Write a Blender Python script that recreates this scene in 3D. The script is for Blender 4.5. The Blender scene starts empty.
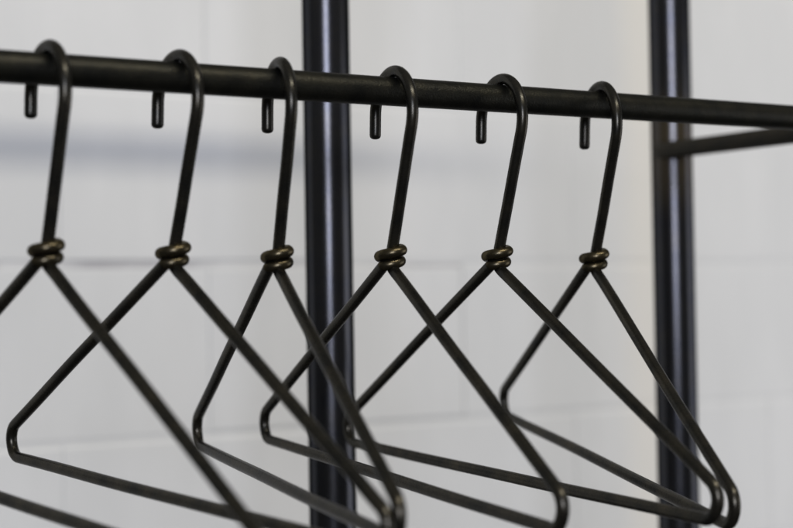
import bpy, math, random
from mathutils import Vector, Matrix
random.seed(7)
scn = bpy.context.scene
col = scn.collection
S = 0.00125                      # one modelling unit (the hanger wire is 6 units thick) in metres

G = dict(f=1600.0, cx=-26.2976, cy=-716.5655, cz=-109.5314, yaw=0.5618, pitch=0.0213, roll=0.0162,
         rail_r=7.68, hook_r=22.779, tip=23.214, H=86.863, u0=-2.8123, a=3.2016, b=7.1789,
         W1=167.306, D1=104.315, W2=160.897, D2=118.455, far_a=0.961, far_b=7.898, x_end=806.8, y_post=207.83, x_post=502.75,
         post_r=15.82, brace_r=6.4, y_wall=651.0)
WIRE = 3.12
COIL = 2.9
HANGERS = [
    dict(s=234.16, yaw=0.1601, tilt=-0.0468, hook_yaw=-0.1555, du=2.91, dh=2.15, dtip=-2.09, far=(-0.98, 3.62, -1.08), near=(10.5, -7.0, -0.48)),
    dict(s=300.11, yaw=0.1477, tilt=-0.0531, hook_yaw=-0.1327, du=0.21, dh=1.03, dtip=0.03, far=(-0.27, 0.61, -1.52), near=(1.2, -1.0, -1.11)),
    dict(s=356.10, yaw=-0.1864, tilt=-0.0493, hook_yaw=-0.0324, du=-0.79, dh=-0.83, dtip=-0.18, far=(-0.29, 0.63, -0.54), near=(2.2, 3.0, 0.15)),
    dict(s=424.84, yaw=-0.0786, tilt=-0.0599, hook_yaw=-0.0337, du=1.05, dh=-0.07, dtip=0.53, far=(-1.04, -0.69, -2.35), near=(-1.47, -0.19, 2.28)),
    dict(s=495.35, yaw=0.0231, tilt=-0.0490, hook_yaw=-0.1277, du=-0.43, dh=-0.21, dtip=0.20, far=(2.19, -3.82, 2.67), near=(3.9, -3.81, 2.16)),
    dict(s=565.93, yaw=-0.2655, tilt=-0.0824, hook_yaw=-0.0057, du=-3.97, dh=-2.07, dtip=1.50, far=(1.8, 1.33, 4.3), near=(1.68, -5.38, -0.92)),
]
LABELS = [
    'black wire hanger at the left end, its far corner cut off by the left edge',
    'black wire hanger second from the left, its broad frame turned open beside the leftmost one',
    'black wire hanger turned nearly edge on, hook just left of the left upright tube',
    'black wire hanger whose hook hangs just right of the left upright tube, fourth from left',
    'black wire hanger second from right, its far corner hidden behind the left upright tube',
    'black wire hanger at the right end of the row, nearest the right upright tube',
]

# ------------------------------------------------------------------ materials
def mat(name):
    m = bpy.data.materials.new(name); m.use_nodes = True
    nt = m.node_tree
    return m, nt, nt.nodes['Principled BSDF']

def N(nt, t, **kw):
    n = nt.nodes.new(t)
    for k, v in kw.items():
        if k in n.inputs: n.inputs[k].default_value = v
        else: setattr(n, k, v)
    return n

def ramp(nt, src, stops):
    r = nt.nodes.new('ShaderNodeValToRGB')
    e = r.color_ramp.elements
    e[0].position, e[0].color = stops[0][0], stops[0][1]
    e[1].position, e[1].color = stops[-1][0], stops[-1][1]
    for p, c in stops[1:-1]:
        x = e.new(p); x.color = c
    nt.links.new(src, r.inputs['Fac'])
    return r

def g(v): return (v, v, v, 1)

def steel(name, dark, warm, rough, metallic, grain=2600, bump=0.12, spec=0.5, edge=1.0):
    """blackened steel: dark oxide skin, worn warm patches, fine tooth"""
    m, nt, b = mat(name)
    tc = N(nt, 'ShaderNodeTexCoord')
    n1 = N(nt, 'ShaderNodeTexNoise', Scale=55.0, Detail=6.0, Roughness=0.62)
    n2 = N(nt, 'ShaderNodeTexNoise', Scale=float(grain), Detail=2.0)
    n3 = N(nt, 'ShaderNodeTexNoise', Scale=420.0, Detail=4.0, Roughness=0.7)
    for n in (n1, n2, n3): nt.links.new(tc.outputs['Object'], n.inputs['Vector'])
    r = ramp(nt, n1.outputs['Fac'], [(0.36, dark), (0.68, warm)])
    nt.links.new(r.outputs['Color'], b.inputs['Base Color'])
    rr = ramp(nt, n3.outputs['Fac'], [(0.3, g(rough - 0.03)), (0.72, g(rough + 0.05))])
    nt.links.new(rr.outputs['Color'], b.inputs['Roughness'])
    b.inputs['Metallic'].default_value = metallic
    b.inputs['Specular IOR Level'].default_value = spec
    b.inputs['Specular Tint'].default_value = (edge, edge, edge, 1)
    bp = N(nt, 'ShaderNodeBump', Strength=bump, Distance=0.0003)
    mx = N(nt, 'ShaderNodeMath', operation='ADD')
    nt.links.new(n2.outputs['Fac'], mx.inputs[0]); nt.links.new(n3.outputs['Fac'], mx.inputs[1])
    nt.links.new(mx.outputs[0], bp.inputs['Height'])
    nt.links.new(bp.outputs['Normal'], b.inputs['Normal'])
    return m

WIRE_M = steel('blackened_wire', (0.028, 0.028, 0.025, 1), (0.054, 0.049, 0.037, 1), 0.27, 0.85, bump=0.05, edge=0.55)
COIL_M = steel('golden_coil_wire', (0.043, 0.039, 0.028, 1), (0.106, 0.085, 0.046, 1), 0.28, 0.9, bump=0.08, edge=0.4)  # the golden tone of the coil's glints is put into its base colour
RAIL_M = steel('blackened_rail', (0.016, 0.0165, 0.0145, 1), (0.030, 0.029, 0.022, 1), 0.38, 0.8, grain=900, bump=0.8, edge=0.45)
POST_M = steel('blackened_tube', (0.043, 0.045, 0.052, 1), (0.052, 0.052, 0.053, 1), 0.21, 0.92, bump=0.06, spec=0.3, edge=0.12)
WELD_M = steel('weld_patina', (0.011, 0.0105, 0.007, 1), (0.022, 0.018, 0.010, 1), 0.55, 0.1, bump=0.15, spec=0.2)

def heat_tint(name, z0):
    # the same tube with the brown heat tint of the weld fading out along it
    m = POST_M.copy(); m.name = name; nt = m.node_tree; b = nt.nodes['Principled BSDF']
    tc = N(nt, 'ShaderNodeTexCoord'); sep = N(nt, 'ShaderNodeSeparateXYZ'); nt.links.new(tc.outputs['Object'], sep.inputs[0])
    sb = N(nt, 'ShaderNodeMath', operation='SUBTRACT'); nt.links.new(sep.outputs['Z'], sb.inputs[0]); sb.inputs[1].default_value = z0
    ab = N(nt, 'ShaderNodeMath', operation='ABSOLUTE'); nt.links.new(sb.outputs[0], ab.inputs[0])
    mr = N(nt, 'ShaderNodeMapRange', interpolation_type='SMOOTHSTEP'); nt.links.new(ab.outputs[0], mr.inputs['Value'])
    mr.inputs['From Min'].default_value = 0.075; mr.inputs['From Max'].default_value = 0.01
    df = N(nt, 'ShaderNodeBsdfDiffuse'); mx = N(nt, 'ShaderNodeMix', data_type='RGBA')
    nt.links.new(mr.outputs[0], mx.inputs['Factor'])
    mx.inputs['A'].default_value = (0, 0, 0, 1); mx.inputs['B'].default_value = (0.026, 0.019, 0.007, 1)
    nt.links.new(mx.outputs['Result'], df.inputs['Color'])
    ad = N(nt, 'ShaderNodeAddShader'); nt.links.new(b.outputs[0], ad.inputs[0]); nt.links.new(df.outputs[0], ad.inputs[1])
    nt.links.new(ad.outputs[0], nt.nodes['Material Output'].inputs['Surface'])
    return m
POST_HEAT_M = heat_tint('heat_tinted_tube', 1.5)

def wall_mat():
    m, nt, b = mat('white_painted_block')
    tc = N(nt, 'ShaderNodeTexCoord')
    big = N(nt, 'ShaderNodeTexNoise', Scale=4.5, Detail=4.0, Roughness=0.6)
    fine = N(nt, 'ShaderNodeTexNoise', Scale=130.0, Detail=5.0, Roughness=0.65)
    mp = N(nt, 'ShaderNodeMapping'); mp.inputs['Scale'].default_value = (1.0, 1.0, 0.3)
    nt.links.new(tc.outputs['Object'], mp.inputs['Vector'])
    nt.links.new(mp.outputs['Vector'], big.inputs['Vector'])      # brushed on in upright strokes
    nt.links.new(tc.outputs['Object'], fine.inputs['Vector'])
    r = ramp(nt, big.outputs['Fac'], [(0.35, (0.665, 0.680, 0.672, 1)), (0.65, (0.745, 0.758, 0.748, 1))])
    # one soft-edged upright stripe near the right upright is tinted cream
    sep = N(nt, 'ShaderNodeSeparateXYZ'); nt.links.new(tc.outputs['Object'], sep.inputs[0])
    mr1 = N(nt, 'ShaderNodeMapRange', interpolation_type='SMOOTHSTEP')
    mr1.inputs['From Min'].default_value = 1110 * S; mr1.inputs['From Max'].default_value = 1165 * S
    mr2 = N(nt, 'ShaderNodeMapRange', interpolation_type='SMOOTHSTEP')
    mr2.inputs['From Min'].default_value = 1235 * S; mr2.inputs['From Max'].default_value = 1200 * S
    nt.links.new(sep.outputs['X'], mr1.inputs['Value']); nt.links.new(sep.outputs['X'], mr2.inputs['Value'])
    mu = N(nt, 'ShaderNodeMath', operation='MULTIPLY')
    nt.links.new(mr1.outputs[0], mu.inputs[0]); nt.links.new(mr2.outputs[0], mu.inputs[1])
    mx = N(nt, 'ShaderNodeMix', data_type='RGBA')
    nt.links.new(mu.outputs[0], mx.inputs['Factor'])
    nt.links.new(r.outputs['Color'], mx.inputs['A'])
    mx.inputs['B'].default_value = (0.760, 0.750, 0.698, 1)
    nt.links.new(mx.outputs['Result'], b.inputs['Base Color'])
    b.inputs['Roughness'].default_value = 0.55
    bp = N(nt, 'ShaderNodeBump', Strength=0.35, Distance=0.0012)
    nt.links.new(fine.outputs['Fac'], bp.inputs['Height'])
    nt.links.new(bp.outputs['Normal'], b.inputs['Normal'])
    return m
WALL_M = wall_mat()

def joint_mat():
    m, nt, b = mat('dusty_joint')
    tc = N(nt, 'ShaderNodeTexCoord'); n = N(nt, 'ShaderNodeTexNoise', Scale=9.0, Detail=4.0)
    nt.links.new(tc.outputs['Object'], n.inputs['Vector'])
    r = ramp(nt, n.outputs['Fac'], [(0.38, (0.42, 0.42, 0.43, 1)), (0.62, (0.66, 0.67, 0.665, 1))])
    nt.links.new(r.outputs['Color'], b.inputs['Base Color']); b.inputs['Roughness'].default_value = 0.8
    return m
JOINT_M = joint_mat()

# ------------------------------------------------------------------ mesh helpers
def link(name, verts, faces, m, parent=None, loc=None):
    me = bpy.data.meshes.new(name)
    me.from_pydata([tuple(v) for v in verts], [], faces)
    me.validate(); me.update()
    for p in me.polygons: p.use_smooth = True
    me.materials.append(m)
    o = bpy.data.objects.new(name, me); col.objects.link(o)
    if parent: o.parent = parent
    if loc: o.location = loc
    return o

def tube(path, r, seg=20, cap0='none', cap1='none', ref=None):
    """round bar along a path of Vectors (units); caps: none / flat / round / bevel"""
    pts = [Vector(p) for p in path]; rad = [r] * len(pts)
    def endcap(kind, p, d):
        if kind == 'round': prof = [(math.sin(t) * r, math.cos(t) * r) for t in [math.pi/2*k/6 for k in range(1, 7)]]
        elif kind == 'bevel': prof = [(r*0.22, r*0.975), (r*0.45, r*0.87), (r*0.63, r*0.66), (r*0.73, r*0.35), (r*0.76, 0.0)]
        elif kind == 'flat': prof = [(r*0.04, r*0.97), (r*0.06, r*0.9), (r*0.061, 0.0)]
        else: return []
        return [(p + d * h, max(q, 1e-4)) for h, q in prof]
    a = endcap(cap0, pts[0], (pts[0] - pts[1]).normalized())
    z = endcap(cap1, pts[-1], (pts[-1] - pts[-2]).normalized())
    allp = [q for q, _ in reversed(a)] + pts + [q for q, _ in z]
    allr = [q for _, q in reversed(a)] + rad + [q for _, q in z]
    n = len(allp); tang = []
    for i in range(n):
        t = allp[min(i+1, n-1)] - allp[max(i-1, 0)]
        tang.append(t.normalized())
    up = Vector(ref) if ref else Vector((0.3, 1, 0.2))
    u = (up - tang[0] * up.dot(tang[0])).normalized()
    V, F = [], []
    for i in range(n):
        u = (u - tang[i] * u.dot(tang[i])).normalized(); w = tang[i].cross(u)
        for k in range(seg):
            t = 2 * math.pi * k / seg
            V.append((allp[i] + (u * math.cos(t) + w * math.sin(t)) * allr[i]) * S)
    for i in range(n - 1):
        for k in range(seg):
            k2 = (k + 1) % seg
            F.append((i*seg + k, i*seg + k2, (i+1)*seg + k2, (i+1)*seg + k))
    return V, F

def bez(p0, p1, p2, p3, n=14):
    out = []
    for i in range(n + 1):
        t = i / n; s = 1 - t
        out.append(p0*s**3 + p1*3*s*s*t + p2*3*s*t*t + p3*t**3)
    return out

def fillet(a, c, b, r, n=10):
    d0 = (a - c).normalized(); d1 = (b - c).normalized()
    ang = d0.angle(d1); t = r / math.tan(ang / 2)
    t = min(t, (a-c).length * .95, (b-c).length * .95)
    k = 4/3 * math.tan((math.pi - ang) / 4) * math.tan(ang / 2)
    p0, p3 = c + d0*t, c + d1*t
    return bez(p0, p0 + (c-p0)*k, p3 + (c-p3)*k, p3, n)

def seg_pts(a, b, n, wob=0.0, rng=None):
    """straight run with the faint kinks of hand-bent wire"""
    out = []
    ax = Vector((0, 1, 0)); side = (b - a).normalized().cross(ax)
    ph = [rng.uniform(0, 6.28) for _ in range(4)] if rng else [0]*4
    for i in range(n + 1):
        t = i / n; env = math.sin(math.pi * t)
        p = a.lerp(b, t)
        if wob:
            p = p + side * wob * env * (math.sin(5*t + ph[0]) + .5*math.sin(11*t + ph[1])) + ax * wob * env * (math.sin(4*t + ph[2]) + .4*math.sin(13*t + ph[3]))
        out.append(p)
    return out

def dedupe(pts):
    out = [pts[0]]
    for p in pts[1:]:
        if (p - out[-1]).length > 0.02: out.append(p)
    return out

# ------------------------------------------------------------------ a wire hanger
def hanger(idx, h, label):
    rng = random.Random(100 + idx)
    root = bpy.data.objects.new('wire_hanger', None); col.objects.link(root)
    root.empty_display_size = 0.03
    root.location = (h['s'] * S, 0, 0)
    root['label'] = label; root['category'] = 'clothes hanger'
    root['group'] = 'black wire hangers on the rail'
    ti, yw = h['tilt'], h['yaw']
    def place(p, hook=False):
        u, v, z = p
        if hook:
            y = h['hook_yaw']; u, v = u*math.cos(y) - v*math.sin(y), u*math.sin(y) + v*math.cos(y)
        u2 = u*math.cos(ti) - z*math.sin(ti); z2 = u*math.sin(ti) + z*math.cos(ti)
        return Vector((u2*math.sin(yw) + v*math.cos(yw), -u2*math.cos(yw) + v*math.sin(yw), z2))
    R = G['hook_r']; zc = G['rail_r'] + WIRE - R
    tw = Vector((G['u0'] + h['du'], 0, -G['H'] + h['dh']))
    cc = Vector((0, 0, zc)); v = tw - cc; D = v.length
    al = math.atan2(v.z, v.x) + math.acos(R / D)
    tip = -(G['tip'] + h['dtip']) + 1.6
    # hook: tip, straight, arc over the rail, stem down into the coil
    hp = [Vector((-R, 0, tip + (zc - tip) * k / 4)) for k in range(5)]
    n = 44
    a0, a1 = math.pi, al
    while a1 > a0: a1 -= 2 * math.pi
    for k in range(1, n + 1):
        a = a0 + (a1 - a0) * k / n
        hp.append(Vector((R*math.cos(a), 0, zc + R*math.sin(a))))
    ta = hp[-1].copy()
    low = tw + Vector((0, 0, -3.5))
    hp += [p for p in seg_pts(ta, low, 16, 0.10, rng)][1:]
    V, F = tube([place(p, True) for p in dedupe(hp)], WIRE, 22, cap0='bevel', cap1='none')
    link('hook', V, F, WIRE_M, root)
    # corners
    def corner(sg, off):
        du, dz, dv = off
        return (Vector((G['a'] + tw.x, 0, tw.z - G['b'])) if sg > 0 else Vector((tw.x - G['far_a'], -4.7, tw.z - G['far_b'])),
                Vector((sg*G['W1'] + du, dv, -G['H'] - G['D1'] + dz)),
                Vector((sg*G['W2'] + du, dv, -G['H'] - G['D2'] + dz)))
    fa, fs, fl = corner(-1, h['far']); na, ns, nl = corner(1, h['near'])
    def arm_tail(start, sh, lo, other):
        f1 = fillet(start, sh, lo, 10.0); f2 = fillet(sh, lo, other, 8.2)
        return seg_pts(start, f1[0], 30, 0.22, rng) + f1[1:] + f2
    def emit(name, local, m, **kw):
        V, F = tube([place(p) for p in dedupe(local)], WIRE, 22, **kw)
        return link(name, V, F, m, root)
    near = arm_tail(na, ns, nl, fl)
    d = (ns - na).normalized()
    c2 = na + d * 9
    # hook yaw is small: express the stem foot in body coordinates
    y = h['hook_yaw']
    def hk(p): return Vector((p.x*math.cos(y) - p.y*math.sin(y), p.x*math.sin(y) + p.y*math.cos(y), p.z))
    foot = hk(low); fdir = (hk(low) - hk(ta)).normalized()
    start = bez(foot - fdir*1.5, foot + fdir*3.0, c2 - d*5, c2, 14)
    near = start + [p for p in near if (p - na).dot(d) > 9.2 or p.z < na.z - 15]
    emit('shoulder_arm', near, WIRE_M)
    # coil: the far arm's end wrapped twice round the stem
    Rc = WIRE + COIL - 0.25 + rng.uniform(0.0, 0.2); pitch = 2*COIL*rng.uniform(1.0, 1.07)
    jt = rng.uniform(-0.16, 0.22); jx = math.radians(rng.uniform(-10, 6))
    ph0, ph1 = math.radians(303), math.radians(808) + jx
    sx = (ta - tw); sx = sx / sx.z
    coil = []
    for k in range(91):
        ph = ph0 + (ph1 - ph0) * k / 90
        z = pitch * (ph - math.radians(622)) / (2*math.pi) + (0.22 + jt)*math.cos(ph - math.radians(57))
        r_ = Rc - (0.9 if k > 84 else 0) * (k - 84) / 6
        c = tw + sx * z
        coil.append(hk(c + Vector((r_*math.cos(ph), r_*math.sin(ph), 0))))
    V, F = tube([place(p) for p in coil], COIL, 24, cap1='round', cap0='round')
    link('neck_coil', V, F, COIL_M, root)
    far = arm_tail(fa, fs, fl, nl)
    d = (fs - fa).normalized(); c2 = fa + d * 9
    td = (coil[1] - coil[0]).normalized()
    # the arm runs dead straight into the first turn
    p0 = coil[0].lerp(coil[1], 0.5)
    tail = far[30:]                                   # corner fillets
    far = seg_pts(p0, tail[0], 34, 0.22, rng)[:-1] + tail
    emit('shoulder_arm', far, WIRE_M)
    bar = seg_pts(fillet(fs, fl, nl, 8.2)[-1], fillet(ns, nl, fl, 8.2)[-1], 44, 0.30, rng)
    emit('bottom_bar', bar, WIRE_M)
    return root

for i, h in enumerate(HANGERS):
    hanger(i, h, LABELS[i])

# ------------------------------------------------------------------ the rack that carries them
rack = bpy.data.objects.new('clothes_rack', None); col.objects.link(rack)
rack.location = (G['x_end'] * S, G['y_post'] * S, -1.5)
rack['label'] = 'black round steel tube clothes rack, hanging rail with two uprights before the white wall'
rack['category'] = 'clothes rack'
def rpart(name, path, r, m, seg=48, **kw):
    V, F = tube(path, r, seg, **kw)
    o = link(name, [v - rack.location for v in V], F, m, rack)
    return o
def line(a, b, n=24):
    a, b = Vector(a), Vector(b)
    return [a.lerp(b, k / n) for k in range(n + 1)]
XE, YP, XP = G['x_end'], G['y_post'], G['x_post']
XB = XE - 12.0
rpart('hanging_rail', line((-500, 0, 0), (XB + 3, 0, 0), 60), G['rail_r'], RAIL_M, cap0='flat', cap1='round', ref=(0, 0, 1))
zb, zt = -1500/1.25, 415
for x in (XP, XE):
    rpart('upright', line((x, YP, zb), (x, YP, zt), 40), G['post_r'], POST_HEAT_M if x == XE else POST_M, seg=72, cap0='flat', cap1='flat', ref=(0, 1, 0))
# the brace is welded to the inner flank of the upright and runs forward to the rail's end

rpart('side_brace', line((XB, YP - 4.0, -0.7), (XB, -9, -0.7), 16), 6.6, WELD_M, cap0='bevel', cap1='bevel', ref=(0, 0, 1))
rpart('top_bar', line((-500, YP, 401), (XE, YP, 401), 30), 10.0, RAIL_M, cap0='flat', cap1='none', ref=(0, 0, 1))

# ------------------------------------------------------------------ painted block wall
def block_wall():
    V, F, dusty = [], [], []
    yw = G['y_wall']
    L, Hc = 290.0, 160.0
    z_joint = -75.0; x_ref = 480.0           # an upright joint in the course under the lower bed joint
    rng = random.Random(5)
    x0, x1 = -250, 3000
    for r in range(-4, 5):
        zb_ = z_joint + r * Hc
        off = x_ref + (L/2 if r % 2 else 0)
        k0 = int((x0 - off) // L); k1 = int((x1 - off) // L)
        for k in range(k0, k1 + 1):
            xa, xb = off + k*L, off + (k+1)*L
            dp = rng.uniform(-0.35, 0.25)       # blocks sit a hair in or out
            j = [rng.uniform(1.5, 2.8) for _ in range(4)]
            fill = rng.uniform(0.8, 1.7) * (1.0 - 0.5*min(1, max(0, (xa - 500)/700)))   # paint fills the joints unevenly
            rings = []
            for inset, dep in ((0.0, 1.1), (0.7, 1.0), (1.3, 0.5), (2.4, 0.10), (4.0, 0.0)):
                q = min(1, inset); h_ = 0.3     # upright joints are almost filled with paint
                a, b_ = xa + h_*(j[0]*q + inset), xb - h_*(j[1]*q + inset)
                c, d_ = zb_ + j[2]*q + inset, zb_ + Hc - j[3]*q - inset
                y = yw + dep * fill + (dp if inset else 0)
                rings.append([(a, y, c), (b_, y, c), (b_, y, d_), (a, y, d_)])
            base = len(V)
            for rg in rings: V += [Vector(p) * S for p in rg]
            for i in range(len(rings) - 1):
                for q in range(4):
                    q2 = (q + 1) % 4
                    if i < 2 and q in (0, 2) and fill > 0.6 and xa < 760 and (r, q) in ((-1, 2), (0, 0)): dusty.append(len(F))
                    F.append((base + i*4 + q, base + i*4 + q2, base + (i+1)*4 + q2, base + (i+1)*4 + q))
            e = base + (len(rings) - 1) * 4
            F.append((e, e+1, e+2, e+3))
    o = link('wall', V, F, WALL_M)
    for p in o.data.polygons: p.use_smooth = False
    o.data.materials.append(JOINT_M)
    for k in dusty: o.data.polygons[k].material_index = 1
    o['kind'] = 'structure'
    o['label'] = 'white painted block wall behind the rack'
    o['category'] = 'wall'
block_wall()

# ------------------------------------------------------------------ camera
C = Vector((G['cx'], G['cy'], G['cz'])) * S
yw, pt, rl = G['yaw'], G['pitch'], G['roll']
fw = Vector((math.sin(yw)*math.cos(pt), math.cos(yw)*math.cos(pt), math.sin(pt)))
rt = Vector((math.cos(yw), -math.sin(yw), 0)); up = rt.cross(fw)
rt2 = rt*math.cos(rl) - up*math.sin(rl); up2 = rt*math.sin(rl) + up*math.cos(rl)
cam_d = bpy.data.cameras.new('camera'); cam = bpy.data.objects.new('camera', cam_d); col.objects.link(cam)
M = Matrix((rt2, up2, -fw)).transposed().to_4x4(); M.translation = C
cam.matrix_world = M
cam_d.sensor_width = 36.0; cam_d.lens = G['f'] / 793 * 36.0
cam_d.clip_start = 0.02; cam_d.clip_end = 100
cam_d.dof.use_dof = True; cam_d.dof.focus_distance = 872 * S
cam_d.dof.aperture_fstop = 3.9; cam_d.dof.aperture_blades = 8
scn.camera = cam

# ------------------------------------------------------------------ light
def area(name, loc, target, sx, sy, power, color):
    l = bpy.data.lights.new(name, 'AREA'); l.shape = 'RECTANGLE'; l.size = sx; l.size_y = sy
    l.energy = power; l.color = color
    o = bpy.data.objects.new(name, l); col.objects.link(o)
    o.location = loc
    d = (Vector(target) - Vector(loc)).normalized()
    o.rotation_euler = d.to_track_quat('-Z', 'Y').to_euler()
    return o
hf = Vector((math.sin(yw), math.cos(yw), 0))
# cool daylight from a tall window in the room behind the photographer
wpos = C - hf * 3.0 + Vector((0, 0, 0.72)) + Vector((math.cos(yw), -math.sin(yw), 0)) * 0.22
area('window_light', wpos, wpos + hf, 1.35, 1.5, 112, (0.84, 0.86, 1.0))
# unseen wide, pale fill added at the right to brighten that side of the wall
area('side_fill_light', (3.6, -1.1, -0.35), (1.5, 0.8, -0.35), 2.0, 1.6, 20, (0.92, 0.92, 1.0))
# warm ceiling strip running along the rail
area('ceiling_strip', (0.85, -2.0, 2.40), (0.85, 0.4, 0.3), 2.4, 0.10, 60, (1.0, 0.92, 0.78))
w = bpy.data.worlds.new('World'); scn.world = w; w.use_nodes = True
bg = w.node_tree.nodes['Background']
wt = w.node_tree
wtc = N(wt, 'ShaderNodeTexCoord'); wsep = N(wt, 'ShaderNodeSeparateXYZ'); wt.links.new(wtc.outputs['Generated'], wsep.inputs[0])
wmr = N(wt, 'ShaderNodeMapRange'); wt.links.new(wsep.outputs['Z'], wmr.inputs['Value'])
wmr.inputs['From Min'].default_value = -1.0; wmr.inputs['From Max'].default_value = 1.0
wr = ramp(wt, wmr.outputs[0], [(0.0, (0.05, 0.048, 0.044, 1)), (0.47, (0.09, 0.088, 0.085, 1)), (0.58, (0.20, 0.196, 0.186, 1)), (1.0, (0.26, 0.253, 0.236, 1))])
wt.links.new(wr.outputs['Color'], bg.inputs['Color']); bg.inputs['Strength'].default_value = 0.95

scn.view_settings.view_transform = 'Standard'; scn.view_settings.look = 'None'
scn.view_settings.exposure = 0
scn.render.engine = 'CYCLES'
